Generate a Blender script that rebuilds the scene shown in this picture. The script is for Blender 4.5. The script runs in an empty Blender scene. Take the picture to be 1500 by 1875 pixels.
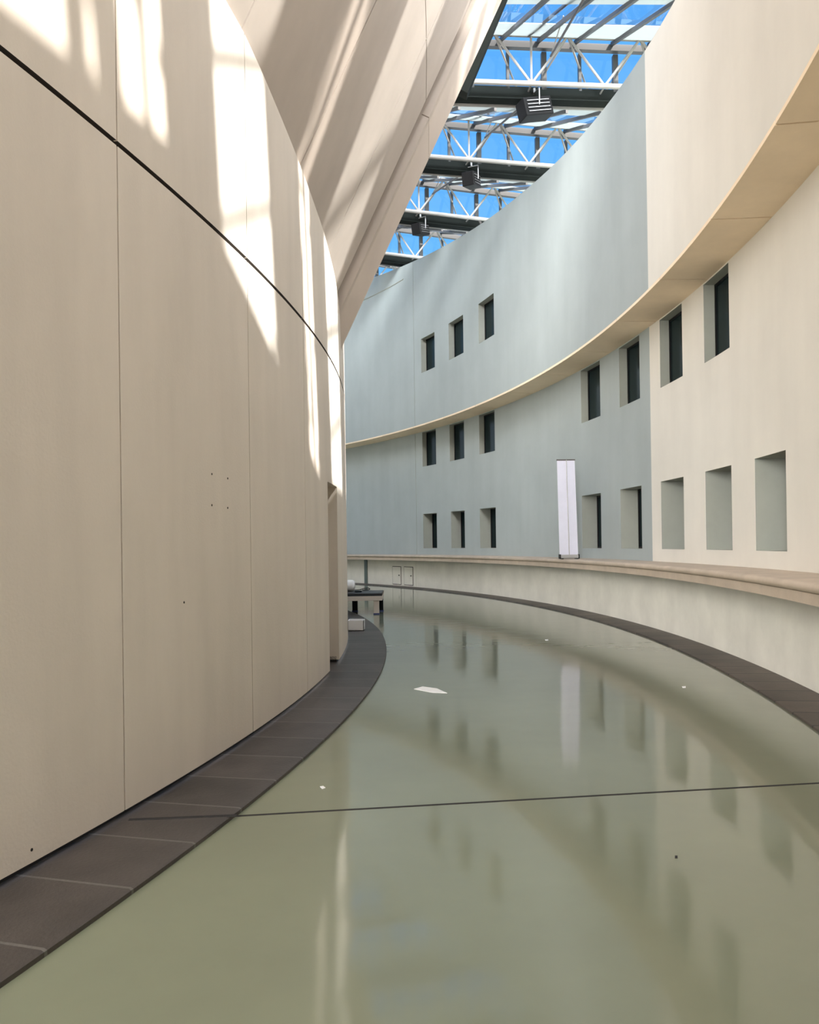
import bpy, bmesh, math, random
from math import sin, cos, pi, radians, degrees
from mathutils import Vector, Matrix
random.seed(4)
SC = bpy.context.scene
COL = SC.collection

# ------------------------------------------------------------------ camera
EYE = 1.51; ROLL = 0.0137; PITCH = 0.0046; F = 1428.6
cd = bpy.data.cameras.new('camera'); cam = bpy.data.objects.new('camera', cd); COL.objects.link(cam)
cd.sensor_fit = 'VERTICAL'; cd.sensor_height = 36.0; cd.lens = 36.0*F/1875.0
cd.shift_y = 0.0368*F/1875.0; cd.clip_start = 0.05; cd.clip_end = 500
c_, s_ = cos(ROLL), sin(ROLL); cp, sp = cos(PITCH), sin(PITCH)
def pit(v): return Vector((v[0], cp*v[1]-sp*v[2], sp*v[1]+cp*v[2]))
rt, up, fw = pit((c_, 0, -s_)), pit((s_, 0, c_)), pit((0, 1, 0))
M4 = Matrix((rt, up, -fw)).transposed().to_4x4(); M4.translation = (0, 0, EYE)
cam.matrix_world = M4
SC.camera = cam
def pix(px, py, h=None, Y=None):
    """point of the photograph at height h above the floor, or at distance Y"""
    d = rt*((px-750)/F) + up*(-(py-937.5-0.0368*F)/F) + fw
    k = (h-EYE)/d.z if h is not None else Y/d.y
    return Vector((0, 0, EYE)) + d*k

# ------------------------------------------------------------------ light
SUN = Vector((1.0, -0.36, 1.42)).normalized()          # towards the sun
SUN_E = 6.0; SKY_E = 1.0
sd = bpy.data.lights.new('sun', 'SUN'); sd.energy = SUN_E; sd.angle = radians(0.9); sd.color = (1.0, 0.93, 0.84)
sun = bpy.data.objects.new('sun', sd); COL.objects.link(sun); sun.location = SUN*40
sun.rotation_euler = SUN.to_track_quat('Z', 'Y').to_euler()
W = bpy.data.worlds.new('world'); SC.world = W; W.use_nodes = True
nt = W.node_tree; nt.nodes.clear()
wo = nt.nodes.new('ShaderNodeOutputWorld'); bg = nt.nodes.new('ShaderNodeBackground')
tc = nt.nodes.new('ShaderNodeTexCoord')
vn = nt.nodes.new('ShaderNodeVectorMath'); vn.operation = 'NORMALIZE'; nt.links.new(tc.outputs['Generated'], vn.inputs[0])
sx = nt.nodes.new('ShaderNodeSeparateXYZ'); nt.links.new(vn.outputs[0], sx.inputs[0])
rmp = nt.nodes.new('ShaderNodeValToRGB'); nt.links.new(sx.outputs['Z'], rmp.inputs[0])
e = rmp.color_ramp.elements
e[0].position = 0.0; e[0].color = (0.40, 0.43, 0.45, 1); e[1].position = 1.0; e[1].color = (0.06, 0.20, 0.46, 1)
for p, c in ((0.10, (0.40, 0.48, 0.56)), (0.28, (0.06, 0.19, 0.37)), (0.6, (0.04, 0.155, 0.36))):
    q = e.new(p); q.color = (*c, 1)
dt = nt.nodes.new('ShaderNodeVectorMath'); dt.operation = 'DOT_PRODUCT'; nt.links.new(vn.outputs[0], dt.inputs[0])
hz = Vector((1.0, -0.20, 0.75)).normalized(); dt.inputs[1].default_value = hz  # broad warm glow added to the sky on the sun side as fill
hr = nt.nodes.new('ShaderNodeValToRGB'); nt.links.new(dt.outputs['Value'], hr.inputs[0])
he = hr.color_ramp.elements; he[0].position = 0.58; he[0].color = (0, 0, 0, 1); he[1].position = 1.0; he[1].color = (4.4, 4.1, 3.7, 1)
q = he.new(0.82); q.color = (1.1, 1.05, 0.95, 1)
ad = nt.nodes.new('ShaderNodeMixRGB'); ad.blend_type = 'ADD'; ad.inputs[0].default_value = 1.0
nt.links.new(rmp.outputs[0], ad.inputs[1]); nt.links.new(hr.outputs[0], ad.inputs[2])
# added sky lobe behind the viewpoint, a fill that brightens the lower walls
d3 = nt.nodes.new('ShaderNodeVectorMath'); d3.operation = 'DOT_PRODUCT'; nt.links.new(vn.outputs[0], d3.inputs[0]); d3.inputs[1].default_value = Vector((-0.12, -0.95, 0.12)).normalized()
h3 = nt.nodes.new('ShaderNodeValToRGB'); nt.links.new(d3.outputs['Value'], h3.inputs[0]); he = h3.color_ramp.elements
he[0].position = 0.80; he[0].color = (0, 0, 0, 1); he[1].position = 1.0; he[1].color = (18.5, 17.8, 17.0, 1)
a3 = nt.nodes.new('ShaderNodeMixRGB'); a3.blend_type = 'ADD'; a3.inputs[0].default_value = 1.0
nt.links.new(ad.outputs[0], a3.inputs[1]); nt.links.new(h3.outputs[0], a3.inputs[2]); ad = a3
nt.links.new(ad.outputs[0], bg.inputs['Color']); bg.inputs['Strength'].default_value = SKY_E
nt.links.new(bg.outputs[0], wo.inputs[0])
SC.view_settings.view_transform = 'Standard'; SC.view_settings.look = 'None'
SC.view_settings.gamma = 1.0; SC.view_settings.use_curve_mapping = False
SC.view_settings.exposure = 1.57
cy = getattr(SC, 'cycles', None)
if cy:
    try:
        cy.max_bounces = 10; cy.diffuse_bounces = 6; cy.glossy_bounces = 5; cy.transparent_max_bounces = 24
        cy.caustics_reflective = False; cy.caustics_refractive = False; cy.sample_clamp_indirect = 6
    except Exception: pass

# ------------------------------------------------------------------ materials
def mat(name, col, rough=0.8, metal=0.0, var=0.0, scale=1.0, stretch=(1, 1, 1), bump=0.0, spec=0.5, streak=None, coat=0.0, ior=None):
    m = bpy.data.materials.new(name); m.use_nodes = True
    n, l = m.node_tree.nodes, m.node_tree.links
    b = n['Principled BSDF']; b.inputs['Roughness'].default_value = rough; b.inputs['Metallic'].default_value = metal
    b.inputs['Specular IOR Level'].default_value = spec; b.inputs['Coat Weight'].default_value = coat
    if coat: b.inputs['Coat Roughness'].default_value = 0.04
    b.inputs['Base Color'].default_value = (*col, 1)
    if ior: b.inputs['IOR'].default_value = ior
    tc = n.new('ShaderNodeTexCoord'); mp = n.new('ShaderNodeMapping'); mp.inputs['Scale'].default_value = stretch
    l.new(tc.outputs['Object'], mp.inputs[0])
    if var:
        nz = n.new('ShaderNodeTexNoise'); nz.inputs['Scale'].default_value = scale; nz.inputs['Detail'].default_value = 6
        nz.inputs['Roughness'].default_value = 0.62; l.new(mp.outputs[0], nz.inputs[0])
        r = n.new('ShaderNodeMapRange'); r.inputs[1].default_value = 0.3; r.inputs[2].default_value = 0.7
        r.inputs[3].default_value = 1-var; r.inputs[4].default_value = 1+var*0.6; l.new(nz.outputs[0], r.inputs[0])
        mx = n.new('ShaderNodeVectorMath'); mx.operation = 'SCALE'; mx.inputs[0].default_value = col
        l.new(r.outputs[0], mx.inputs['Scale']); out = mx.outputs[0]
        if streak:
            n2 = n.new('ShaderNodeTexNoise'); n2.inputs['Scale'].default_value = 1.0; n2.inputs['Detail'].default_value = 4
            m2 = n.new('ShaderNodeMapping'); m2.inputs['Scale'].default_value = streak[:3]; l.new(tc.outputs['Object'], m2.inputs[0]); l.new(m2.outputs[0], n2.inputs[0])
            r2 = n.new('ShaderNodeMapRange'); r2.inputs[1].default_value = 0.35; r2.inputs[2].default_value = 0.7; r2.inputs[3].default_value = 1.0; r2.inputs[4].default_value = 1-streak[3]
            l.new(n2.outputs[0], r2.inputs[0]); m3 = n.new('ShaderNodeVectorMath'); m3.operation = 'SCALE'; l.new(out, m3.inputs[0]); l.new(r2.outputs[0], m3.inputs['Scale']); out = m3.outputs[0]
        l.new(out, b.inputs['Base Color'])
    if bump:
        n3 = n.new('ShaderNodeTexNoise'); n3.inputs['Scale'].default_value = 60; n3.inputs['Detail'].default_value = 5; l.new(tc.outputs['Object'], n3.inputs[0])
        bp = n.new('ShaderNodeBump'); bp.inputs['Strength'].default_value = bump; bp.inputs['Distance'].default_value = 0.01
        l.new(n3.outputs[0], bp.inputs['Height']); l.new(bp.outputs[0], b.inputs['Normal'])
    return m
def glass(name, tint=(0.9, 0.96, 1.0), refl=0.12):
    m = bpy.data.materials.new(name); m.use_nodes = True
    n, l = m.node_tree.nodes, m.node_tree.links; n.clear()
    o = n.new('ShaderNodeOutputMaterial'); t = n.new('ShaderNodeBsdfTransparent'); t.inputs[0].default_value = (*tint, 1)
    g = n.new('ShaderNodeBsdfGlossy'); g.inputs['Roughness'].default_value = 0.02
    f = n.new('ShaderNodeFresnel'); f.inputs[0].default_value = 1.5
    mt = n.new('ShaderNodeMath'); mt.operation = 'MULTIPLY'; mt.inputs[1].default_value = refl/0.12; l.new(f.outputs[0], mt.inputs[0])
    mx = n.new('ShaderNodeMixShader'); l.new(mt.outputs[0], mx.inputs[0]); l.new(t.outputs[0], mx.inputs[1]); l.new(g.outputs[0], mx.inputs[2]); l.new(mx.outputs[0], o.inputs[0])
    return m
def frit(name, col, trans):
    m = bpy.data.materials.new(name); m.use_nodes = True
    n, l = m.node_tree.nodes, m.node_tree.links; n.clear()
    o = n.new('ShaderNodeOutputMaterial'); t = n.new('ShaderNodeBsdfTranslucent'); t.inputs[0].default_value = (*col, 1)
    d = n.new('ShaderNodeBsdfDiffuse'); d.inputs[0].default_value = (*col, 1)
    mx = n.new('ShaderNodeMixShader'); mx.inputs[0].default_value = trans; l.new(d.outputs[0], mx.inputs[1]); l.new(t.outputs[0], mx.inputs[2]); l.new(mx.outputs[0], o.inputs[0])
    return m
def tile_mat(name, col, ctr, R, step, dark):
    """stone slabs laid in a ring: a narrow joint every `step` metres of arc, each slab its own tone"""
    m = mat(name, col, rough=0.5, var=0.42, scale=1.7, bump=0.2)
    n, l = m.node_tree.nodes, m.node_tree.links; b = n['Principled BSDF']
    src = b.inputs['Base Color'].links[0].from_socket
    g = n.new('ShaderNodeNewGeometry'); sb = n.new('ShaderNodeVectorMath'); sb.operation = 'SUBTRACT'; sb.inputs[1].default_value = (ctr[0], ctr[1], 0)
    l.new(g.outputs['Position'], sb.inputs[0]); s = n.new('ShaderNodeSeparateXYZ'); l.new(sb.outputs[0], s.inputs[0])
    at = n.new('ShaderNodeMath'); at.operation = 'ARCTAN2'; l.new(s.outputs['Y'], at.inputs[0]); l.new(s.outputs['X'], at.inputs[1])
    mu = n.new('ShaderNodeMath'); mu.operation = 'MULTIPLY_ADD'; mu.inputs[1].default_value = R/step; mu.inputs[2].default_value = 100.12; l.new(at.outputs[0], mu.inputs[0])
    fr = n.new('ShaderNodeMath'); fr.operation = 'FRACT'; l.new(mu.outputs[0], fr.inputs[0])
    cmp_ = n.new('ShaderNodeMath'); cmp_.operation = 'LESS_THAN'; cmp_.inputs[1].default_value = 0.030 if R < 30 else 0.055; l.new(fr.outputs[0], cmp_.inputs[0])
    fl = n.new('ShaderNodeMath'); fl.operation = 'FLOOR'; l.new(mu.outputs[0], fl.inputs[0])
    wn = n.new('ShaderNodeTexWhiteNoise'); wn.noise_dimensions = '1D'; l.new(fl.outputs[0], wn.inputs['W'])
    mr = n.new('ShaderNodeMapRange'); mr.inputs[3].default_value = 0.75; mr.inputs[4].default_value = 1.25; l.new(wn.outputs['Value'], mr.inputs[0])
    sc = n.new('ShaderNodeVectorMath'); sc.operation = 'SCALE'; l.new(src, sc.inputs[0]); l.new(mr.outputs[0], sc.inputs['Scale'])
    mx = n.new('ShaderNodeMixRGB'); l.new(cmp_.outputs[0], mx.inputs[0]); l.new(sc.outputs[0], mx.inputs[1]); mx.inputs[2].default_value = (*dark, 1)
    l.new(mx.outputs[0], b.inputs['Base Color'])
    return m
CW = (-27.433, 11.742); CD = (-27.191, 10.280)      # centres of the outer wall's and the drum's circles
RW, RU, RL, RP, RS, RD, RT = 31.993, 31.268, 31.207, 31.634, 31.118, 26.280, 26.855
MT = dict(
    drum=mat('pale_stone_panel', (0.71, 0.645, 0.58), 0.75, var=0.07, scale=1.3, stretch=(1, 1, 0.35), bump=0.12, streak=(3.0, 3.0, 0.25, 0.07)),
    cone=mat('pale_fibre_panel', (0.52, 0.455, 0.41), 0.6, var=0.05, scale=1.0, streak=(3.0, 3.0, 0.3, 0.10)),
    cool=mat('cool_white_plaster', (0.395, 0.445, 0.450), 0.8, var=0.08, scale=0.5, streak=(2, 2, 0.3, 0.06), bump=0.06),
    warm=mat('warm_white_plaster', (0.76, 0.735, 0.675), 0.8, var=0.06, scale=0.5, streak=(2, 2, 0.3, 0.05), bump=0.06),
    reveal=mat('window_reveal_plaster', (0.36, 0.38, 0.34), 0.85, var=0.06, scale=2),  # shade of the unlit window jambs put into a darker plaster colour
    soffit=mat('tan_stone_soffit', (0.92, 0.76, 0.56), 0.8, var=0.08, scale=1.2, bump=0.1),
    ledge=mat('tan_stone_ledge', (0.55, 0.46, 0.37), 0.75, var=0.15, scale=2.5, bump=0.15),
    parapet=mat('parapet_plaster', (0.86, 0.845, 0.775), 0.8, var=0.10, scale=1.2, streak=(2, 2, 0.6, 0.05), bump=0.08),
    tileL=tile_mat('dark_slate_slabs', (0.060, 0.050, 0.045), CD, RT, 0.53, (0.13, 0.12, 0.11)),
    tileR=tile_mat('brown_slate_slabs', (0.085, 0.066, 0.052), CW, RS, 0.50, (0.012, 0.010, 0.008)),
    gap=mat('brown_black_gap', (0.05, 0.04, 0.035), 0.9),
    gutter=mat('grey_brown_channel', (0.26, 0.22, 0.19), 0.7),  # recessed strip, darker grey-brown than the cone panels beside it
    dark=mat('dark_gap', (0.012, 0.010, 0.010), 0.9),
    blackm=mat('black_metal', (0.006, 0.006, 0.007), 0.5, spec=0.2),
    white=mat('white_paint', (0.85, 0.85, 0.86), 0.6),
    banner=mat('banner_back_fabric', (0.70, 0.70, 0.82), 0.7, var=0.04, scale=3),
    tube=mat('pale_steel_tube', (0.36, 0.34, 0.33), 0.45, var=0.1, scale=4),
    beam=mat('dark_steel_beam', (0.010, 0.013, 0.012), 0.7, var=0.15, scale=3, spec=0.1),
    mull=mat('grey_mullion', (0.08, 0.08, 0.085), 0.5),
    rod=mat('grey_steel_rod', (0.11, 0.10, 0.10), 0.5, metal=0.3),
    frit=frit('white_fritted_glass', (0.46, 0.50, 0.51), 0.55),
    glass=glass('roof_glass'),
    wglass=mat('dark_window_glass', (0.012, 0.022, 0.024), 0.15, ior=1.16),
    alu=mat('brushed_aluminium', (0.45, 0.45, 0.46), 0.35, metal=0.9),
    cushion=mat('black_cushion_vinyl', (0.02, 0.022, 0.028), 0.35, spec=0.6),
    frame=mat('pale_bench_wood', (0.62, 0.55, 0.50), 0.5),
    blue=mat('blue_rubber', (0.03, 0.04, 0.16), 0.6),
    green=mat('green_grey_steel', (0.10, 0.14, 0.12), 0.5),
)
# glossy poured floor
def floor_mat():
    m = mat('polished_green_epoxy', (0.195, 0.212, 0.146), 0.5, var=0.10, scale=0.8)
    n, l = m.node_tree.nodes, m.node_tree.links; b = n['Principled BSDF']
    b.inputs['Coat Weight'].default_value = 1.0; b.inputs['Coat Roughness'].default_value = 0.08; b.inputs['Coat IOR'].default_value = 1.45
    b.inputs['Specular IOR Level'].default_value = 0.3
    tc = n.new('ShaderNodeTexCoord'); nz = n.new('ShaderNodeTexNoise'); nz.inputs['Scale'].default_value = 3.0; nz.inputs['Detail'].default_value = 1.5
    l.new(tc.outputs['Object'], nz.inputs[0]); bp = n.new('ShaderNodeBump'); bp.inputs['Strength'].default_value = 0.12; bp.inputs['Distance'].default_value = 0.012
    l.new(nz.outputs[0], bp.inputs['Height']); l.new(bp.outputs[0], b.inputs['Coat Normal'])
    return m
MT['floor'] = floor_mat()

# ------------------------------------------------------------------ mesh helpers
class MB:
    def __init__(s): s.v = []; s.f = []; s.m = []; s.mats = []
    def mi(s, m):
        if m not in s.mats: s.mats.append(m)
        return s.mats.index(m)
    def poly(s, pts, m):
        i = len(s.v); s.v += [tuple(p) for p in pts]; s.f.append(tuple(range(i, i+len(pts)))); s.m.append(s.mi(m))
    def hexa(s, p, m):
        i = len(s.v); s.v += [tuple(q) for q in p]
        for f in ((0, 3, 2, 1), (4, 5, 6, 7), (0, 1, 5, 4), (1, 2, 6, 5), (2, 3, 7, 6), (3, 0, 4, 7)):
            s.f.append(tuple(i+k for k in f)); s.m.append(s.mi(m))
    def box(s, o, u, v, w, m):
        """box with centre o and half-axis vectors u, v, w"""
        o, u, v, w = map(Vector, (o, u, v, w))
        s.hexa([o-u-v-w, o+u-v-w, o+u+v-w, o-u+v-w, o-u-v+w, o+u-v+w, o+u+v+w, o-u+v+w], m)
    def tube(s, a, b, r, m, n=10, r2=None):
        a, b = Vector(a), Vector(b); d = (b-a).normalized()
        x = d.orthogonal().normalized(); y = d.cross(x); i = len(s.v); r2 = r if r2 is None else r2
        for p, q in ((a, r), (b, r2)):
            for k in range(n):
                t = 2*pi*k/n; s.v.append(tuple(p+x*q*cos(t)+y*q*sin(t)))
        mi = s.mi(m)
        for k in range(n):
            s.f.append((i+k, i+(k+1) % n, i+n+(k+1) % n, i+n+k)); s.m.append(mi)
        s.f.append(tuple(i+k for k in range(n))[::-1]); s.m.append(mi)
        s.f.append(tuple(i+n+k for k in range(n))); s.m.append(mi)
    def sweep(s, prof, ths, ctr, m, cap=True):
        """closed profile [(r, z)] swept round a circle"""
        i = len(s.v); n = len(prof); mi = s.mi(m)
        for t in ths:
            for r, z in prof: s.v.append((ctr[0]+r*cos(radians(t)), ctr[1]+r*sin(radians(t)), z))
        for a in range(len(ths)-1):
            for k in range(n):
                k2 = (k+1) % n; s.f.append((i+a*n+k, i+a*n+k2, i+(a+1)*n+k2, i+(a+1)*n+k)); s.m.append(mi)
        if cap:
            s.f.append(tuple(i+k for k in range(n))[::-1]); s.f.append(tuple(i+(len(ths)-1)*n+k for k in range(n))); s.m += [mi, mi]
    def build(s, name, parent=None, smooth=35, bevel=0, loc=None):
        me = bpy.data.meshes.new(name)
        vs = s.v if loc is None else [(a-loc[0], b-loc[1], c-loc[2]) for a, b, c in s.v]
        me.from_pydata(vs, [], s.f); me.update()
        for m in s.mats: me.materials.append(m)
        for p, k in zip(me.polygons, s.m): p.material_index = k
        bm = bmesh.new(); bm.from_mesh(me); bmesh.ops.remove_doubles(bm, verts=bm.verts, dist=1e-5)
        bmesh.ops.recalc_face_normals(bm, faces=bm.faces); bm.to_mesh(me); bm.free()
        if smooth:
            for p in me.polygons: p.use_smooth = True
            me.set_sharp_from_angle(angle=radians(smooth))
        o = bpy.data.objects.new(name, me); COL.objects.link(o)
        if loc is not None and not parent: o.location = loc
        if parent: o.parent = parent
        if bevel:
            b = o.modifiers.new('bevel', 'BEVEL'); b.width = bevel; b.segments = 2; b.limit_method = 'ANGLE'
        return o
def tag(o, label, cat, group=None, kind=None):
    if label: o['label'] = label
    if cat: o['category'] = cat
    if group: o['group'] = group
    if kind: o['kind'] = kind
    return o
def thing(name, label, cat, loc=(0, 0, 0), group=None, kind=None):
    o = bpy.data.objects.new(name, None); COL.objects.link(o); o.location = loc; o.empty_display_size = 0.1
    return tag(o, label, cat, group, kind)
def pol(ctr, r, th, z): return Vector((ctr[0]+r*cos(radians(th)), ctr[1]+r*sin(radians(th)), z))
def fill(marks, lo, hi, step):
    s = sorted(set([lo, hi]+[m for m in marks if lo < m < hi])); out = []
    for a, b in zip(s, s[1:]):
        n = max(1, int(math.ceil((b-a)/step))); out += [a+(b-a)*k/n for k in range(n)]
    return out+[hi]
def cells(mb, ctr, R, ths, zf, off, mt, side=None):
    """curved face made of cells, each set back by off(theta, j); steps between cells are closed with reveals"""
    n, k = len(ths)-1, len(zf)-1
    O = [[off((ths[i]+ths[i+1])/2, j) for j in range(k)] for i in range(n)]
    def P(i, j, o): t = ths[i]; return pol(ctr, R+o, t, zf[j](t) if callable(zf[j]) else zf[j])
    for i in range(n):
        tm = (ths[i]+ths[i+1])/2
        for j in range(k):
            o = O[i][j]
            if o is None: continue
            mb.poly([P(i, j, o), P(i+1, j, o), P(i+1, j+1, o), P(i, j+1, o)], mt(tm, j))
            if i+1 < n and O[i+1][j] is not None and O[i+1][j] != o:
                q = O[i+1][j]; mb.poly([P(i+1, j, o), P(i+1, j, q), P(i+1, j+1, q), P(i+1, j+1, o)], (side or mt)(tm, j))
            if j+1 < k and O[i][j+1] is not None and O[i][j+1] != o:
                q = O[i][j+1]; mb.poly([P(i, j+1, o), P(i, j+1, q), P(i+1, j+1, q), P(i+1, j+1, o)], (side or mt)(tm, j))

# ------------------------------------------------------------------ floor
mb = MB(); N = 96
pts_in = [(70*cos(2*pi*k/N)-5, 70*sin(2*pi*k/N)+10, 0.0) for k in range(N)]
mb.poly(pts_in, MT['floor']); mb.poly([(x, y, -0.3) for x, y, z in reversed(pts_in)], MT['floor'])
fl = mb.build('floor', smooth=0); tag(fl, 'polished pale green poured floor curving between the two walls', 'floor', kind='structure')

# ------------------------------------------------------------------ outer wall, lower part with two window rows
LOW_W = [(27.53, 29.22), (24.13, 25.78), (20.45, 22.31), (9.20, 11.08), (5.48, 7.36), (2.04, 3.83), (-1.34, 0.43), (-4.53, -2.80), (-8.05, -6.35), (-11.6, -9.9)]
MID_W = [(27.50, 29.19), (24.06, 25.81), (20.43, 22.25), (9.12, 11.00), (5.48, 7.30), (1.98, 3.75), (-1.35, 0.37)]
UP_W = [(25.07, 26.82), (21.39, 23.24), (17.56, 19.46)]
ZL, ZM, ZU = (1.364, 2.564), (4.223, 5.423), (7.18, 8.31)
TH0, TH1 = -40.0, 62.0
SEAM_L, SEAM_U = 4.61, 1.05
LEDGE = 1.14; SOF = 5.457
def low_d(t): return 0.42 if t > 5 else (0.50 if t > 1.5 else 0.56)
def rim(t):
    z = 9.19+0.071*t if t < 14 else 10.184+0.063*(t-14)
    if t < -9: z += min(1.9, (-9-t)*0.30)  # unseen near rim raised to block sun from the lower drum
    return z
marks = [a for w in LOW_W+MID_W for a in w]+[SEAM_L, 30.04, 30.075]
ths = fill(marks, TH0, TH1, 0.75)
zf = [0.0, ZL[0], ZL[1], ZM[0], ZM[1], SOF+0.05]
def offL(t, j):
    if j == 1 and any(a < t < b for a, b in LOW_W): return low_d(t)
    if j == 3 and any(a < t < b for a, b in MID_W): return 0.22
    if 30.04 < t < 30.075: return 0.03
    return 0.0
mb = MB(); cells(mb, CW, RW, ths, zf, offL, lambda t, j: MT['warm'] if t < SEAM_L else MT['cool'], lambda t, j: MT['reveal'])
wall = mb.build('wall_right', smooth=20); tag(wall, 'white plaster wall with two rows of square windows under the tan soffit', 'wall', kind='structure')

# upper part, set forward over the soffit
marks = [a for w in UP_W for a in w]+[SEAM_U, 27.74, 27.775]
ths = fill(marks, TH0, TH1, 0.75); zf = [SOF, ZU[0], ZU[1], rim]
def offU(t, j):
    if j == 1 and any(a < t < b for a, b in UP_W): return 0.24
    if 27.74 < t < 27.775: return 0.03
    return 0.0
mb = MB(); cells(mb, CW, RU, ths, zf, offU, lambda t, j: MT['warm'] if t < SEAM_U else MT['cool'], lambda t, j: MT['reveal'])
wu = mb.build('wall_upper_right', smooth=20); tag(wu, 'tall blank upper wall with three small windows and a rising rim', 'wall', kind='structure')
mb = MB()
th2 = fill([], TH0, TH1, 1.0)
for a, b in zip(th2, th2[1:]):                                     # coping and outer face of the upper wall
    mb.poly([pol(CW, RU, a, rim(a)), pol(CW, RU, b, rim(b)), pol(CW, RU+1.6, b, rim(b)), pol(CW, RU+1.6, a, rim(a))], MT['cool'])
    mb.poly([pol(CW, RU+1.6, a, rim(a)), pol(CW, RU+1.6, b, rim(b)), pol(CW, RU+1.6, b, 0), pol(CW, RU+1.6, a, 0)], MT['cool'])
o = mb.build('wall_outer_right', smooth=20); tag(o, 'outer face and coping of the upper right wall', 'wall', kind='structure')

# soffit band with joints
mb = MB(); prof = [(RU-0.004, SOF-0.012), (RU-0.004, SOF+0.035), (RW+0.05, SOF+0.035), (RW+0.05, SOF-0.012)]
sj = [t for t in range(-40, 62, 4)]
for t in sj:
    mb.sweep(prof, fill([], t+0.02, t+3.98, 0.7), CW, MT['soffit'])
o = mb.build('trim_1', smooth=25); tag(o, 'tan stone soffit band curving along the wall', 'soffit', kind='structure')
# ledge with rounded nosing
nos = []
R0 = RL+0.0; zt = LEDGE; 
for k in range(7):
    a = pi/2+pi*k/6; nos.append((R0+0.045+0.045*cos(a), zt-0.045+0.045*sin(a)))
prof = [(RW+0.02, zt)]+nos+[(R0+0.035, zt-0.09), (R0+0.035, zt-0.19), (RP+0.1, zt-0.19), (RP+0.1, zt-0.2), (RW+0.02, zt-0.2)]
mb = MB(); mb.sweep(prof, fill([], TH0, TH1, 0.6), CW, MT['ledge'])
o = mb.build('trim_2', smooth=40); tag(o, 'tan stone ledge with rounded nosing along the parapet', 'ledge', kind='structure')
# parapet below the ledge
ths = fill([29.06, 29.09], TH0, TH1, 0.7)
mb = MB(); cells(mb, CW, RP, ths, [0.0, LEDGE-0.1], lambda t, j: 0.025 if 29.06 < t < 29.09 else 0.0, lambda t, j: MT['parapet'])
o = mb.build('wall_parapet_right', smooth=20); tag(o, 'low plaster parapet under the stone ledge', 'wall', kind='structure')
# slate strips
mb = MB(); mb.sweep([(RS, -0.02), (RS, 0.018), (RS+0.012, 0.022), (RP+0.02, 0.022), (RP+0.02, -0.02)], fill([], TH0, TH1, 0.6), CW, MT['tileR'])
o = mb.build('trim_3', smooth=25); tag(o, 'brown slate strip along the foot of the parapet', 'floor strip', kind='structure')
mb = MB(); mb.sweep([(RT, -0.02), (RT, 0.020), (RT-0.014, 0.026), (RD-0.55, 0.026), (RD-0.55, -0.02)], fill([], -60, 75, 0.6), CD, MT['tileL'])
o = mb.build('trim_4', smooth=25); tag(o, 'dark slate strip along the foot of the beige drum wall', 'floor strip', kind='structure')
# floor expansion joint
a, b = pix(428, 1494.7, h=0.0), pix(1500, 1434, h=0.0)
d = (b-a).normalized(); b2 = b+d*1.05; n_ = Vector((-d.y, d.x, 0))*0.011
mb = MB(); mb.hexa([a-n_-Vector((0,0,.01)), b2-n_-Vector((0,0,.01)), b2+n_-Vector((0,0,.01)), a+n_-Vector((0,0,.01)), a-n_+Vector((0,0,.0015)), b2-n_+Vector((0,0,.0015)), b2+n_+Vector((0,0,.0015)), a+n_+Vector((0,0,.0015))], MT['dark'])
o = mb.build('trim_5', smooth=0); tag(o, 'black expansion joint running across the green floor', 'floor joint', kind='structure')
a2 = pix(236, 1501, h=0.027); a1 = pix(434, 1493, h=0.027); d2 = (a1-a2).normalized(); n2 = Vector((-d2.y, d2.x, 0))*0.014
mb = MB(); mb.box((a1+a2)/2, (a1-a2)/2, n2, (0, 0, 0.002), MT['dark']); o = mb.build('trim_6', smooth=0)
tag(o, 'dark joint crossing the slate strip below a drum panel seam', 'floor joint', kind='structure')

# unseen slab added behind the viewpoint to keep sky light off the far wall
mb = MB(); mb.box((-2.0, -8.0, 11.5), (9.0, 0, 0), (0, 8.0, 0), (0, 0, 0.15), MT['warm'])
o = mb.build('ceiling', smooth=0); tag(o, 'solid ceiling over the gallery behind the viewpoint', 'ceiling', kind='structure')

# ------------------------------------------------------------------ windows of the outer wall
def window(idx, R, th, z, depth, label, deep=False):
    a, b = th; w = thing('window_%d' % idx, label, 'window', pol(CW, R+depth, (a+b)/2, z[0]), kind='structure')
    m_ = Matrix.Translation(w.location)
    fr = 0.035; da = degrees(fr/R)
    L = tuple(w.location)
    mb = MB()
    r0, r1 = R+depth-0.05, R+depth-0.004
    def slab(t0, t1, z0, z1, m, q0=r0, q1=r1):
        mb.hexa([pol(CW, q0, t0, z0), pol(CW, q0, t1, z0), pol(CW, q1, t1, z0), pol(CW, q1, t0, z0),
                 pol(CW, q0, t0, z1), pol(CW, q0, t1, z1), pol(CW, q1, t1, z1), pol(CW, q1, t0, z1)], m)
    slab(a, b, z[0], z[0]+fr, MT['blackm']); slab(a, b, z[1]-fr, z[1], MT['blackm'])
    slab(a, a+da, z[0]+fr, z[1]-fr, MT['blackm']); slab(b-da, b, z[0]+fr, z[1]-fr, MT['blackm'])
    mb.build('window_frame', w, smooth=0, loc=L)
    mb = MB(); slab(a+da, b-da, z[0]+fr, z[1]-fr, MT['wglass'], r0+0.02, r0+0.032); mb.build('pane', w, smooth=0, loc=L)
    return w
k = 0
pos_l = ['leftmost bottom row window, far along the wall', 'second bottom row window from the left', 'third bottom row window from the left', 'bottom row window just right of the white banner stand',
         'second bottom row window right of the banner stand', 'bottom row window first on the cream side of the wall', 'deep bottom row window second on the cream side', 'largest fully visible bottom row window near the right edge', 'bottom row window cut by the right edge of the photo', 'nearest bottom row window beyond the frame']
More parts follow.
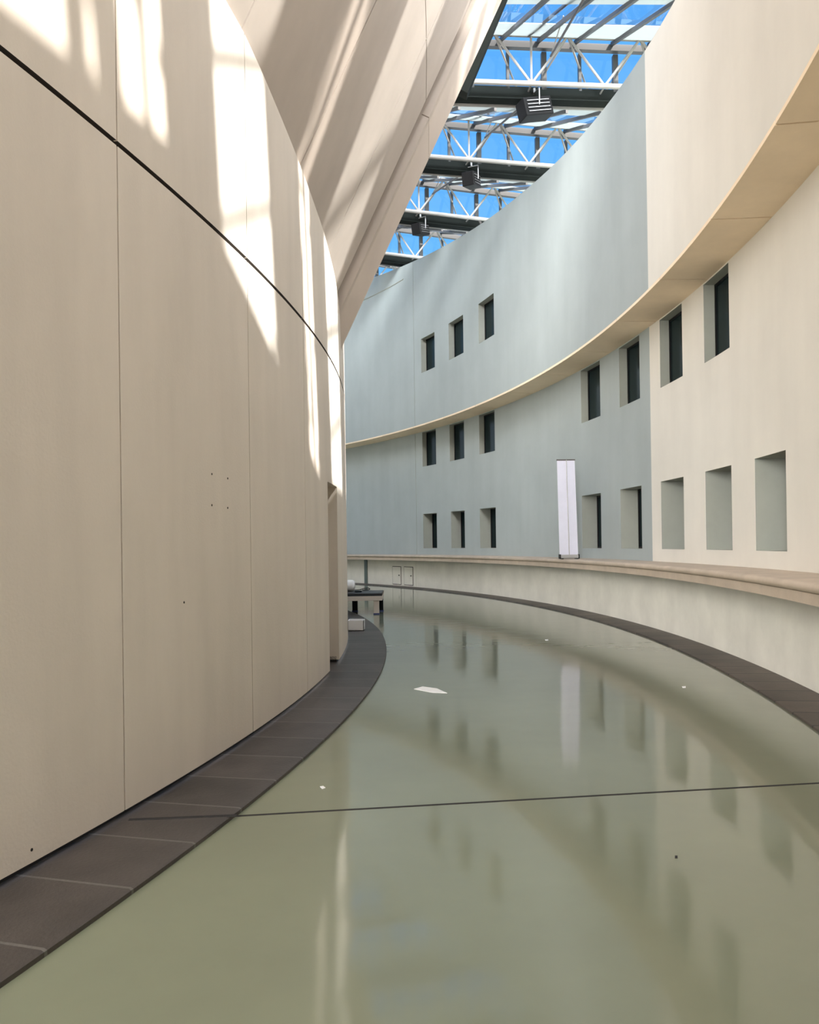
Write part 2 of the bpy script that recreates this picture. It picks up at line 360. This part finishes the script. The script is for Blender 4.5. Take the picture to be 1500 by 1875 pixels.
for i, t in enumerate(LOW_W[:9]):
    k += 1; window(k, RW, t, ZL, low_d(t[0]), pos_l[i])
pos_m = ['leftmost window just under the tan soffit', 'second window from the left under the soffit', 'third window from the left under the soffit', 'soffit row window above the one right of the banner', 'soffit row window last on the blue grey side', 'soffit row window first on the cream side', 'tallest looking soffit row window at the right']
for i, t in enumerate(MID_W):
    k += 1; window(k, RW, t, ZM, 0.22, pos_m[i])
for i, t in enumerate(UP_W):
    k += 1; window(k, RU, t, ZU, 0.24, ['lowest and farthest of the three windows above the soffit', 'middle of the three windows above the soffit', 'highest of the three windows above the soffit'][i])

# hatches and a steel strip in the far parapet
def hatch(t0, t1, label):
    h = thing('access_hatch', label, 'hatch', pol(CW, RP, (t0+t1)/2, 0.06), group='access hatches in the far parapet'); L = tuple(h.location)
    mb = MB(); r = RP-0.012
    z0, z1 = 0.06, 0.72
    def slab(a, b, c, d, q0, q1, m): mb.hexa([pol(CW, q0, a, c), pol(CW, q0, b, c), pol(CW, q1, b, c), pol(CW, q1, a, c), pol(CW, q0, a, d), pol(CW, q0, b, d), pol(CW, q1, b, d), pol(CW, q1, a, d)], m)
    g = 0.045
    slab(t0, t0+g, z0, z1, RP-.006, RP+.01, MT['dark']); slab(t1-g, t1, z0, z1, RP-.006, RP+.01, MT['dark']); slab(t0, t1, z1-.02, z1, RP-.006, RP+.01, MT['dark']); slab(t0, t1, z0, z0+.02, RP-.006, RP+.01, MT['dark'])
    mb.build('hatch_frame', h, smooth=0, loc=L)
    mb = MB(); slab(t0+g, t1-g, z0+.02, z1-.02, RP-.014, RP+.01, MT['parapet']); d = mb.build('door', h, smooth=0, loc=L)
    mb = MB(); p = pol(CW, RP-.014, t0+0.2, 0.40); q = pol(CW, RP-.05, t0+0.2, 0.40); mb.tube(p, q, 0.018, MT['blackm']); mb.build('knob', d, loc=L)
hatch(30.98, 32.10, 'left one of two low access hatches in the far parapet')
hatch(29.45, 30.62, 'right one of two low access hatches, beside the parapet seam')
mb = MB(); ths = [35.35, 35.7]; mb.sweep([(RP-0.03, 0.022), (RP-0.03, LEDGE-0.19), (RP+0.02, LEDGE-0.19), (RP+0.02, 0.022)], ths, CW, MT['green'])
o = mb.build('trim_7', smooth=0); tag(o, 'dark green grey steel strip upright on the far parapet', 'trim', kind='structure')

def on_circle(x, y, ctr, R):
    dd = rt*((x-750)/F)+up*(-(y-937.5-0.0368*F)/F)+fw
    A = dd.x**2+dd.y**2; B = -2*(dd.x*ctr[0]+dd.y*ctr[1]); C = ctr[0]**2+ctr[1]**2-R**2
    return Vector((0, 0, EYE))+dd*((-B+math.sqrt(B*B-4*A*C))/2/A)
mb = MB(); q_ = [on_circle(x, y, CW, RU) for x, y in ((660, 552), (690, 538), (715, 525), (739, 511))]
for a, b in zip(q_, q_[1:]): mb.tube(a, b, 0.022, MT['reveal'], 6)
o = mb.build('trim_8'); tag(o, 'thin slanting crack-like line high on the far blue grey wall', 'trim', kind='structure')

# ------------------------------------------------------------------ the drum (left wall)
EDGE = [(-30, 5.60), (-14, 5.57), (-9.94, 5.55), (-9.14, 5.54), (-8.33, 5.49), (-7.57, 5.43), (-6.59, 5.36), (-5.4, 5.28), (-4.11, 5.20), (-2.7, 5.13), (-1.59, 5.04), (-0.6, 4.97), (-0.11, 4.90), (0.45, 4.80), (0.84, 4.68), (1.29, 4.28), (1.9, 4.28), (1.91, 11.32), (80, 11.32)]  # unseen end past the tip raised to block sky from the far wall
def edge(t):
    for (a, za), (b, zb) in zip(EDGE, EDGE[1:]):
        if a <= t <= b: return za+(zb-za)*(t-a)/(b-a)
    return EDGE[-1][1]
DOOR = (-2.72, -0.80)
PS = [-24.9, -21.0, -17.05, -13.10, -9.13, -5.50, -1.62, 3.2, 7.1, 11, 15]
GW = 0.012
marks = [p+s*GW for p in PS for s in (-1, 1)]+list(DOOR)+[a for a, b in EDGE]
ths = fill(marks, -34, 75, 0.7)
zf = [0.060, 2.25, 3.745, 3.775, edge]
def offD(t, j):
    if j < 1 and DOOR[0] < t < DOOR[1]: return -0.55
    if j == 2: return -0.05
    if t < 1.3 or True:
        for p in PS:
            if abs(t-p) < GW and not (DOOR[0] < p < DOOR[1] and j < 1): return -0.02
    return 0.0
mb = MB(); cells(mb, CD, RD, ths, zf, offD, lambda t, j: MT['gap'] if j == 2 else MT['drum'])
for a, b in zip(ths, ths[1:]):
    mb.poly([pol(CD, RD, a, edge(a)), pol(CD, RD, b, edge(b)), pol(CD, RD-0.4, b, edge(b)), pol(CD, RD-0.4, a, edge(a))], MT['drum'])
wl = mb.build('wall_left', smooth=20); tag(wl, 'curved beige panelled drum wall on the left', 'wall', kind='structure')
mb = MB()
for a, b, z in ((-34, DOOR[0], 0.10), (DOOR[0], DOOR[1], 0.062), (DOOR[1], 75, 0.10)):
    q_ = RD-0.035 if z > 0.07 else RD-0.50
    mb.sweep([(RD-0.6, 0.0), (RD-0.6, z), (q_, z), (q_, 0.0)], fill([], a, b, 0.7), CD, MT['dark'])
o = mb.build('baseboard_left', smooth=20); tag(o, 'black shadow gap under the beige drum panels', 'baseboard', kind='structure')
dr = thing('door_1', 'narrow doorway recess in the beige drum wall', 'door', pol(CD, RD-0.5, -1.76, 0.05), kind='structure')
mb = MB(); mb.sweep([(RD-0.549, 0.05), (RD-0.549, 2.24), (RD-0.50, 2.24), (RD-0.50, 0.05)], [-2.7, -1.76, -0.82], CD, MT['frame']); mb.build('door_leaf', dr, smooth=0, loc=tuple(dr.location))
# small anchor holes in the second panel
mb = None
for x, y in ((388, 868), (417, 876), (388, 925), (417, 930), (337, 1103), (58, 1556)):
    dd = rt*((x-750)/F)+up*(-(y-937.5-0.0368*F)/F)+fw; o_ = Vector((0-CD[0], 0-CD[1]))
    A = dd.x**2+dd.y**2; B = 2*(o_.x*dd.x+o_.y*dd.y); C = o_.x**2+o_.y**2-RD**2; kk = (-B-math.sqrt(B*B-4*A*C))/2/A
    p = Vector((0, 0, EYE))+dd*kk; nr = Vector((p.x-CD[0], p.y-CD[1], 0)).normalized()
    m1 = MB(); m1.tube(p-nr*0.02, p+nr*0.0015, 0.008, MT['dark'], 8); m1.build('anchor_hole', wl)

# ------------------------------------------------------------------ leaning cone above the drum
D = Vector((0.477, 0.0, 1.0))
def lean():
    t_ = [-33, -25, -20, -16, -13.5, -12, -10.5]+[a for a, b in EDGE if -10 <= a <= 1.3]
    seams = [-28.8, -24.9, -21.0, -17.05, -13.1, -9.13, -5.40, -1.70]
    strip = (0.30, 0.72)
    ts = fill(t_+[s+q for s in seams for q in (-0.02, 0.02)]+list(strip), -33, 1.29, 0.6)
    SJ = 2.62
    svals = [-0.02, 0.5, 1, 1.6, 2.1, SJ, SJ+0.014, 3.2, 4, 5, 6, 7.0]
    def q(t, s, o):
        p = pol(CD, RD-0.04, t, edge(t)); nrm = Vector((0.90, 0, -0.43)); return p+D*s+nrm*o
    def off(t, j):
        if strip[0] < t < strip[1]: return -0.13
        if svals[j] == SJ: return -0.06
        for s in seams:
            if abs(t-s) < 0.02: return -0.03
        if t > strip[1]: return 0.05
        return 0.0
    mb = MB(); n, k = len(ts)-1, len(svals)-1
    O = [[off((ts[i]+ts[i+1])/2, j) for j in range(k)] for i in range(n)]
    for i in range(n):
        for j in range(k):
            o = O[i][j]
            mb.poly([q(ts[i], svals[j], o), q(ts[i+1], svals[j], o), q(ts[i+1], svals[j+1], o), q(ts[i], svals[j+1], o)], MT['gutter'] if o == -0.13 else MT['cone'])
            if i+1 < n and O[i+1][j] != o:
                r = O[i+1][j]; mb.poly([q(ts[i+1], svals[j], o), q(ts[i+1], svals[j], r), q(ts[i+1], svals[j+1], r), q(ts[i+1], svals[j+1], o)], MT['cone'])
            if j+1 < k and O[i][j+1] != o:
                r = O[i][j+1]; mb.poly([q(ts[i], svals[j+1], o), q(ts[i], svals[j+1], r), q(ts[i+1], svals[j+1], r), q(ts[i+1], svals[j+1], o)], MT['cone'])
    # thickness: back sheet and edges
    T = -0.45
    for i in range(n):
        for j in range(k):
            mb.poly([q(ts[i], svals[j], T), q(ts[i], svals[j+1], T), q(ts[i+1], svals[j+1], T), q(ts[i+1], svals[j], T)], MT['cone'])
        for s, jj in ((svals[0], 0), (svals[-1], k-1)):
            mb.poly([q(ts[i], s, O[i][jj]), q(ts[i+1], s, O[i][jj]), q(ts[i+1], s, T), q(ts[i], s, T)], MT['cone'])
    for j in range(k):
        for t, ii in ((ts[0], 0), (ts[-1], n-1)):
            mb.poly([q(t, svals[j], O[ii][j]), q(t, svals[j+1], O[ii][j]), q(t, svals[j+1], T), q(t, svals[j], T)], MT['cone'])
    return mb.build('wall_leaning_left', smooth=20)
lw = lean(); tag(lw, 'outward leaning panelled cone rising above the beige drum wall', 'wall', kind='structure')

# ------------------------------------------------------------------ roof: trusses and sawtooth glazing
ZT, ZB = 12.51, 11.45
TR = [(-3, 3.0, 2.2, -13), (-2, 3.35, 5.6, -9), (-1, 3.6, 9.3, -5), (0, 3.4, 13.0, 0), (1, 2.78, 16.85, 4.6), (2, 1.68, 20.15, 10.5), (3, 0.42, 23.3, 16.7), (4, -1.2, 26.4, 20), (5, -2.8, 29.3, 24), (6, -4.6, 32.2, 28)]
PAN = 1.62
RNG = {-3: (0, 3), -2: (0, 3), -1: (0, 3), 0: (-2, 3), 1: (-2, 3), 2: (-2, 3), 3: (-2, 3), 4: (-2, 3), 5: (-2, 3), 6: (-2, 3)}
ORD = {1: 'nearest roof truss in view, carrying the largest floodlight', 2: 'second roof truss in view, above the middle floodlight', 3: 'third roof truss in view, behind the smallest floodlight', 4: 'fourth roof truss in view, small, beyond the smallest floodlight', 5: 'farthest roof truss seen over the wall rim'}
def frameof(k):
    _, x, y, a = TR[k+3]; u = Vector((cos(radians(a)), sin(radians(a)), 0)); v = Vector((-u.y, u.x, 0)); return Vector((x, y, 0)), u, v
def put(k, uu, vv, z): o, u, v = frameof(k); return o+u*uu+v*vv+Vector((0, 0, z))
VB = 0.70
for (k, x, y, a) in TR:
    o, u, v = frameof(k); a0, a1 = RNG[k]
    lab = ORD.get(k, 'roof truss outside the picture')  # near unseen trusses added for the shadow streaks they cast on the drum
    t = thing('roof_truss', lab, 'truss', (x, y, ZB), group='roof trusses'); L = (x, y, ZB)
    U0, U1 = a0*PAN-0.8, a1*PAN+0.4
    def bar(name, p, q, r, m=MT['tube'], n=10):
        mb = MB(); mb.tube(put(k, *p), put(k, *q), r, m, n); return mb.build(name, t, loc=L)
    bar('top_chord', (U0, 0, ZT), (U1, 0, ZT), 0.055)
    bar('bottom_chord', (U0, 0, ZB), (U1, 0, ZB), 0.055)
    bar('bottom_chord', (U0, VB, ZB-0.10), (U1, VB, ZB-0.10), 0.045)
    for j in range(a0, a1+1):
        u0 = j*PAN
        if u0-PAN/2 >= U0-0.1: bar('diagonal', (u0, 0, ZB), (u0-PAN/2, 0, ZT), 0.028); bar('diagonal', (u0, VB, ZB-0.10), (u0-PAN/2, 0, ZT), 0.022)
        if u0+PAN/2 <= U1+0.1: bar('diagonal', (u0, 0, ZB), (u0+PAN/2, 0, ZT), 0.028); bar('diagonal', (u0, VB, ZB-0.10), (u0+PAN/2, 0, ZT), 0.022)
        bar('strut', (u0, 0, ZB), (u0, VB, ZB), 0.02)
    bar('post', (0, 0, ZB), (0, 0, ZT), 0.026)
    # gutter beam under the glazing, with a pale top flange
    mb = MB(); uu = u*((U1-U0)/2)
    c0 = put(k, (U0+U1)/2, 0.34, ZB-0.05)
    mb.box(c0, uu, v*0.05, (0, 0, 0.15), MT['beam']); mb.box(c0+Vector((0, 0, -0.15)), uu, v*0.13, (0, 0, 0.012), MT['beam']); mb.build('gutter_beam', t, smooth=0, loc=L)
    # support post standing on the wall coping
    R_end = None
    for s in [i*0.05 for i in range(-60, 160)]:
        p = put(k, s, 0.3, 0); 
        if math.hypot(p.x-CW[0], p.y-CW[1]) > RU+1.4: R_end = s; break
    if R_end is not None and U0 < R_end < U1+1.5:
        p = put(k, R_end, 0.3, 0); th = degrees(math.atan2(p.y-CW[1], p.x-CW[0]))
        if rim(th) < ZB-0.1:
            mb = MB(); mb.tube((p.x, p.y, rim(th)-0.02), (p.x, p.y, ZB), 0.07, MT['mull'])
            for q in (((-0.6, 0), (0.6, 0), (0, VB)) if k >= 3 else ()): mb.tube((p.x, p.y, rim(th)+0.1), put(k, R_end+q[0], q[1], ZB), 0.035, MT['rod'])
            mb.build('support_post', t, loc=L)

for i in range(len(TR)-1):
    k = TR[i][0]; k2 = k+1
    if k in ORD or k+1 in ORD: lab = {0: 'sawtooth roof glazing at the top edge of the photo', 1: 'sawtooth roof glazing behind the largest floodlight', 2: 'sawtooth roof glazing behind the middle floodlight', 3: 'sawtooth roof glazing behind the smallest floodlight', 4: 'small sawtooth roof glazing near the wall rim', 5: 'farthest sawtooth roof glazing beyond the wall rim'}[k]
    else: lab = 'sawtooth roof glazing out of the picture'
    g = thing('roof_glazing', lab, 'skylight', put(k, 0, VB, ZB), group='sawtooth roof glazing bays'); L = tuple(g.location)
    ua0, ua1 = RNG[k][0]*PAN-0.7, RNG[k][1]*PAN+0.3; ub0, ub1 = RNG[k2][0]*PAN-0.7, RNG[k2][1]*PAN+0.3
    if k == -1: ub0 = 0-0.7
    def S(f, w, dz=0):                                                # f along the truss 0..1, w from gutter 0 to ridge 1
        A = put(k, ua0+(ua1-ua0)*f, VB+0.15, ZB-0.05); B = put(k2, ub0+(ub1-ub0)*f, 0.16, ZT+0.02)
        return A+(B-A)*w+Vector((0, 0, dz))
    def sheet(name, w0, w1, th_, m, n=1):
        mb = MB()
        mb.hexa([S(0, w0), S(1, w0), S(1, w1), S(0, w1), S(0, w0, th_), S(1, w0, th_), S(1, w1, th_), S(0, w1, th_)], m); return mb.build(name, g, smooth=0, loc=L)
    sheet('fritted_band', 0.02, 0.30, 0.02, MT['frit']); sheet('fritted_band', 0.68, 0.96, 0.02, MT['frit'])
    mb = MB(); mb.poly([S(0, 0.30, .01), S(1, 0.30, .01), S(1, 0.68, .01), S(0, 0.68, .01)], MT['glass']); mb.build('glass_sheet', g, smooth=0, loc=L)
    nr = max(3, int(round((ua1-ua0)/0.83)))
    for j in range(nr+1):
        f = j/nr; A, B = S(f, 0.0, -0.05), S(f, 1.0, -0.05); d = B-A; sd_ = Vector((-d.y, d.x, 0)).normalized()
        mb = MB(); mb.box((A+B)/2, d/2, sd_*0.032, (0, 0, 0.04), MT['mull']); mb.build('rafter', g, smooth=0, loc=L)
    # ridge beam and eaves beam
    o2, u2, v2 = frameof(k2)
    mb = MB(); cc = put(k2, (ub0+ub1)/2, 0.22, ZT-0.10); mb.box(cc, u2*((ub1-ub0)/2), v2*0.06, (0, 0, 0.07), MT['mull']); mb.build('ridge_beam', g, smooth=0, loc=L)
    # upright glazing under the ridge (belongs to truss k2)
    vg = 0.34; z0, z1 = ZB+0.05, ZT-0.17
    mb = MB(); mb.poly([put(k2, ub0, vg, z0), put(k2, ub1, vg, z0), put(k2, ub1, vg, z1), put(k2, ub0, vg, z1)], MT['glass']); mb.build('upright_glass', g, smooth=0, loc=L)
    n2_ = int((ub1-ub0)/0.81)
    for j in range(n2_+1):
        uu = ub0+0.81*j+0.25; w_ = 0.055 if j % 2 else 0.03
        mb = MB(); mb.box(put(k2, uu, vg, (z0+z1)/2), u2*w_, v2*0.05, (0, 0, (z1-z0)/2), MT['mull']); mb.build('mullion', g, smooth=0, loc=L)
# long bracing rods between neighbouring trusses
BR = {0: 'nearest roof bracing rods, crossing the top edge of the photo', 1: 'roof bracing rods reaching down from the largest floodlight', 2: 'roof bracing rods reaching down from the middle floodlight', 3: 'roof bracing rods by the smallest floodlight'}
for k in (0, 1, 2, 3):
    b = thing('bracing_rods', BR[k], 'bracing', put(k, 0, 0, ZB), group='roof bracing rods'); L = tuple(b.location)
    mb = MB(); mb.tube(put(k, 0, VB, ZB-0.05), put(k+1, -PAN/2-0.05+0.8, 0, ZT-0.02), 0.035, MT['rod']); mb.build('rod', b, loc=L)
    mb = MB(); mb.tube(put(k, 0, VB, ZB-0.05), put(k+1, PAN*0.25, -0.1, ZB+0.55), 0.025, MT['rod']); mb.build('rod', b, loc=L)
    mb = MB(); mb.tube(put(k+1, PAN*0.25, -0.1, ZB+0.55), put(k+1, PAN*0.25, -1.1, ZT-0.32), 0.012, MT['tube']); mb.build('hanger', b, loc=L)

gA, gB = pix(922, -40, Y=13.6), pix(838, 168, Y=14.6)
mb = MB(); dg = (gB-gA)/2; sg_ = dg.cross(Vector((0, 1, 0))).normalized(); mb.box((gA+gB)/2, dg, sg_*0.20, (0, 0.12, 0), MT['beam'])
o = mb.build('edge_girder', smooth=0, loc=tuple(gA)); tag(o, 'thick black girder running up along the leaning cone edge', 'girder')

# floodlights hung under the bottom chords
def flood(k, yaw, s, label):
    o, u, v = frameof(k); c = put(k, 0.12, 0.25, ZB-0.42)
    t = thing('floodlight', label, 'floodlight', c, group='black floodlights on the roof trusses'); L = tuple(c)
    a = Vector((cos(yaw), sin(yaw), 0.25)).normalized(); b = Vector((-sin(yaw), cos(yaw), 0.0)); w = a.cross(b)
    mb = MB(); mb.box(c, a*0.30*s, b*0.16*s, w*0.17*s, MT['blackm']); h = mb.build('housing', t, smooth=0, bevel=0.015, loc=L)
    for j in range(4):
        mb = MB(); mb.box(c-b*0.175*s+w*(-0.1+0.065*j)*s, a*0.24*s, b*0.006, w*0.007, MT['alu']); q = mb.build('louvre', h, smooth=0, loc=L); q.location = (0, 0, 0)
    mb = MB()
    for sg in (-1, 1): mb.tube(c+b*0.19*s*sg, c+b*0.19*s*sg+Vector((0, 0, 0.36)), 0.014, MT['alu'], 8)
    mb.tube(c-b*0.19*s+Vector((0, 0, 0.36)), c+b*0.19*s+Vector((0, 0, 0.36)), 0.014, MT['alu'], 8)
    mb.tube(c+Vector((0, 0, 0.36)), c+Vector((0, 0, 0.46)), 0.03, MT['alu'], 8)
    mb.build('bracket', t, loc=L)
flood(1, 0.35, 1.15, 'largest black floodlight hanging below the nearest truss')
flood(2, 1.15, 1.0, 'middle black floodlight hanging below the second truss')
flood(3, 1.0, 0.95, 'smallest and farthest black floodlight, beside the leaning wall')

# ------------------------------------------------------------------ banner stand on the ledge
bt, bb = None, None
Yb = 17.15; A = pix(1024.5, 1019, Y=Yb); A.z = LEDGE
Bp = pix(1060, 1019, Y=Yb); Wb = (Bp.x-A.x); cx = (A.x+Bp.x)/2
t = thing('banner_stand', 'tall white roll-up banner stand seen from behind on the ledge', 'banner stand', (cx, Yb, LEDGE)); L = (cx, Yb, LEDGE)
mb = MB(); mb.box((cx, Yb, LEDGE+0.055), (Wb/2, 0, 0), (0, 0.07, 0), (0, 0, 0.04), MT['alu']); bs = mb.build('base', t, smooth=0, bevel=0.012, loc=L)
for sg in (-1, 1):
    mb = MB(); mb.box((cx+sg*(Wb/2-0.008), Yb, LEDGE+0.055), (0.012, 0, 0), (0, 0.078, 0), (0, 0, 0.048), MT['blackm']); q = mb.build('end_cap', bs, smooth=0, loc=L); q.location = (0, 0, 0)
    mb = MB(); mb.box((cx+sg*(Wb/2-0.05), Yb, LEDGE+0.0075), (0.02, 0, 0), (0, 0.12, 0), (0, 0, 0.0075), MT['blackm']); mb.build('foot', t, smooth=0, loc=L)
top = pix(1036.5, 842, Y=Yb); zt_ = top.z; wt = 0.205; xt = top.x
mb = MB(); yb = Yb+0.02
mb.hexa([(cx-wt, yb, LEDGE+0.095), (cx+wt, yb, LEDGE+0.095), (cx+wt, yb+.003, LEDGE+0.095), (cx-wt, yb+.003, LEDGE+0.095), (xt-wt+.01, yb, zt_), (xt+wt-.01, yb, zt_), (xt+wt-.01, yb+.003, zt_), (xt-wt+.01, yb+.003, zt_)], MT['banner']); mb.build('fabric', t, smooth=0, loc=L)
mb = MB(); mb.tube((cx, Yb-0.03, LEDGE+0.09), (xt+0.01, Yb+0.01, zt_), 0.009, MT['alu'], 8); mb.build('pole', t, loc=L)
mb = MB(); mb.box((xt, Yb+0.02, zt_), (wt, 0, 0), (0, 0.012, 0), (0, 0, 0.014), MT['rod']); mb.build('top_rail', t, smooth=0, loc=L)

# ------------------------------------------------------------------ bench, bolster and things beside the drum
Yf = 16.9
xr = pix(700, 1090, Y=Yf).x; xl = -1.60
bt = thing('bench', 'low bench with a black cushion and pale frame beside the drum', 'bench', ((xl+xr)/2, Yf+0.5, 0)); L = tuple(bt.location)
ztop = pix(690, 1085, Y=Yf).z
mb = MB(); mb.box(((xl+xr)/2, Yf+0.50, ztop-0.04), ((xr-xl)/2, 0, 0), (0, 0.50, 0), (0, 0, 0.035), MT['cushion']); mb.build('cushion', bt, bevel=0.015, loc=L)
mb = MB(); mb.box(((xl+xr)/2, Yf+0.50, ztop-0.125), ((xr-xl)/2, 0, 0), (0, 0.50, 0), (0, 0, 0.05), MT['frame']); mb.build('frame', bt, smooth=0, bevel=0.006, loc=L)
for (x, y, m) in ((xr-0.13, Yf+0.08, 'frame'), (xr-0.07, Yf+0.85, 'blackm'), (xl+0.1, Yf+0.08, 'frame'), (xl+0.34, Yf+0.85, 'blackm')):
    mb = MB(); mb.box((x, y, (ztop-0.175)/2+0.01), (0.06, 0, 0), (0, 0.05, 0), (0, 0, (ztop-0.175)/2-0.01), MT[m]); lg = mb.build('leg', bt, smooth=0, bevel=0.004, loc=L)
    mb = MB(); mb.box((x, y, 0.0125), (0.066, 0, 0), (0, 0.056, 0), (0, 0, 0.0125), MT['blue']); q = mb.build('foot_pad', lg, smooth=0, loc=L); q.location = (0, 0, 0)
# bolster: rounded cylinder lying along x
bx1 = pix(650.3, 1066, Y=Yf+0.66).x; r = 0.128
mb = MB(); prev = None; segs = 20; rings = [(0, 0.05), (0.004, 0.085), (0.02, 0.105), (0.06, r), (0.42, r), (0.45, 0.105), (0.466, 0.085), (0.47, 0.05)]
for (a0, r0), (a1, r1) in zip(rings, rings[1:]):
    for j in range(segs):
        t0, t1 = 2*pi*j/segs, 2*pi*(j+1)/segs
        def Q(a, rr, tt): return (bx1-a, Yf+0.66+rr*cos(tt), ztop+r-0.004+rr*sin(tt))
        mb.poly([Q(a0, r0, t0), Q(a0, r0, t1), Q(a1, r1, t1), Q(a1, r1, t0)], MT['white'])
mb.poly([Q(0, 0.05, 2*pi*j/segs) for j in range(segs)], MT['white']); mb.poly([Q(0.47, 0.05, 2*pi*j/segs) for j in range(segs)], MT['white'])
o = mb.build('bolster', smooth=60, loc=(bx1-0.23, Yf+0.66, ztop)); tag(o, 'white rounded bolster lying on the black bench cushion', 'bolster')
# strap and small case on the bench
sx_ = pix(665, 1075, Y=Yf+0.85).x
mb = MB(); pts = [Vector((sx_-0.20, Yf+0.850, ztop+0.010)), Vector((sx_-0.08, Yf+0.850, ztop+0.014)), Vector((sx_+0.02, Yf+0.870, ztop+0.045)), Vector((sx_+0.12, Yf+0.880, ztop+0.052)), Vector((sx_+0.155, Yf+0.870, ztop+0.030)), Vector((sx_+0.12, Yf+0.850, ztop+0.012)), Vector((sx_-0.02, Yf+0.835, ztop+0.010))]
for p, q in zip(pts, pts[1:]): mb.tube(p, q, 0.010, MT['blackm'], 8)
o = mb.build('strap', loc=(sx_, Yf+0.85, ztop)); tag(o, 'black looped strap on the back of the bench', 'strap')
px_ = pix(657, 1080, Y=Yf+0.28).x
mb = MB(); mb.box((px_-0.01, Yf+0.28, ztop+0.012), (0.075, 0, 0), (0, 0.05, 0), (0, 0, 0.014), MT['blackm']); o = mb.build('phone_case', bevel=0.008, loc=(px_, Yf+0.28, ztop)); tag(o, 'small flat black case on the bench right of the bolster', 'case')

# white open box on the slate strip
Yx = 13.5; x1 = pix(666.5, 1150, Y=Yx).x; x0 = x1-0.28; z0 = 0.026; hb = 0.175
wb = MB(); th_ = 0.012; y0, y1 = Yx, Yx+0.34; W_ = MT['white']
wb.box(((x0+x1)/2, (y0+y1)/2, z0+th_/2), ((x1-x0)/2, 0, 0), (0, (y1-y0)/2, 0), (0, 0, th_/2), W_)
wb.box(((x0+x1)/2, y0+th_/2, z0+hb/2), ((x1-x0)/2, 0, 0), (0, th_/2, 0), (0, 0, hb/2), W_)
wb.box(((x0+x1)/2, y1-th_/2, z0+hb/2), ((x1-x0)/2, 0, 0), (0, th_/2, 0), (0, 0, hb/2), W_)
wb.box((x0+th_/2, (y0+y1)/2, z0+hb/2), (th_/2, 0, 0), (0, (y1-y0)/2, 0), (0, 0, hb/2), W_)
wb.box((x1-th_/2, (y0+y1)/2, z0+hb/2), (th_/2, 0, 0), (0, (y1-y0)/2, 0), (0, 0, hb/2), W_)
o = wb.build('white_box', smooth=0, loc=((x0+x1)/2, Yx+0.17, z0)); tag(o, 'open white box on the slate strip behind the drum edge', 'box')
# thin flat pieces on the floor
def scrap(pts, label, m=MT['white']):
    P = [pix(x, y, h=0.0) for x, y in pts]; mb = MB(); n = len(P); c = sum(P, Vector())/n
    top_ = [p+Vector((0, 0, 0.004)) for p in P]; bot = [p+Vector((0, 0, 0.0005)) for p in P]
    mb.poly(top_, m); mb.poly(bot[::-1], m)
    for i in range(n): mb.poly([bot[i], bot[(i+1) % n], top_[(i+1) % n], top_[i]], m)
    o = mb.build('paper_scrap', smooth=0, loc=tuple(c)); tag(o, label, 'scrap', group='scraps on the green floor')
scrap([(758, 1262), (774, 1257.5), (800, 1261), (819, 1269.5), (790, 1268)], 'long pointed white scrap in the middle of the green floor')  # flat white polygon lying just above the floor
scrap([(586, 1441), (592, 1440), (596, 1443), (590, 1445)], 'tiny white flake near the slate strip above the floor joint')
scrap([(998, 1171.5), (1004, 1171), (1004, 1173), (999, 1173.4)], 'tiny white flake far out on the green floor')
scrap([(1249, 1257.5), (1256, 1257), (1256, 1259.6), (1250, 1259.8)], 'tiny white flake toward the brown slate strip')
scrap([(1236, 1568), (1241, 1568), (1241, 1572), (1236, 1572)], 'tiny black speck on the floor below the joint', MT['dark'])
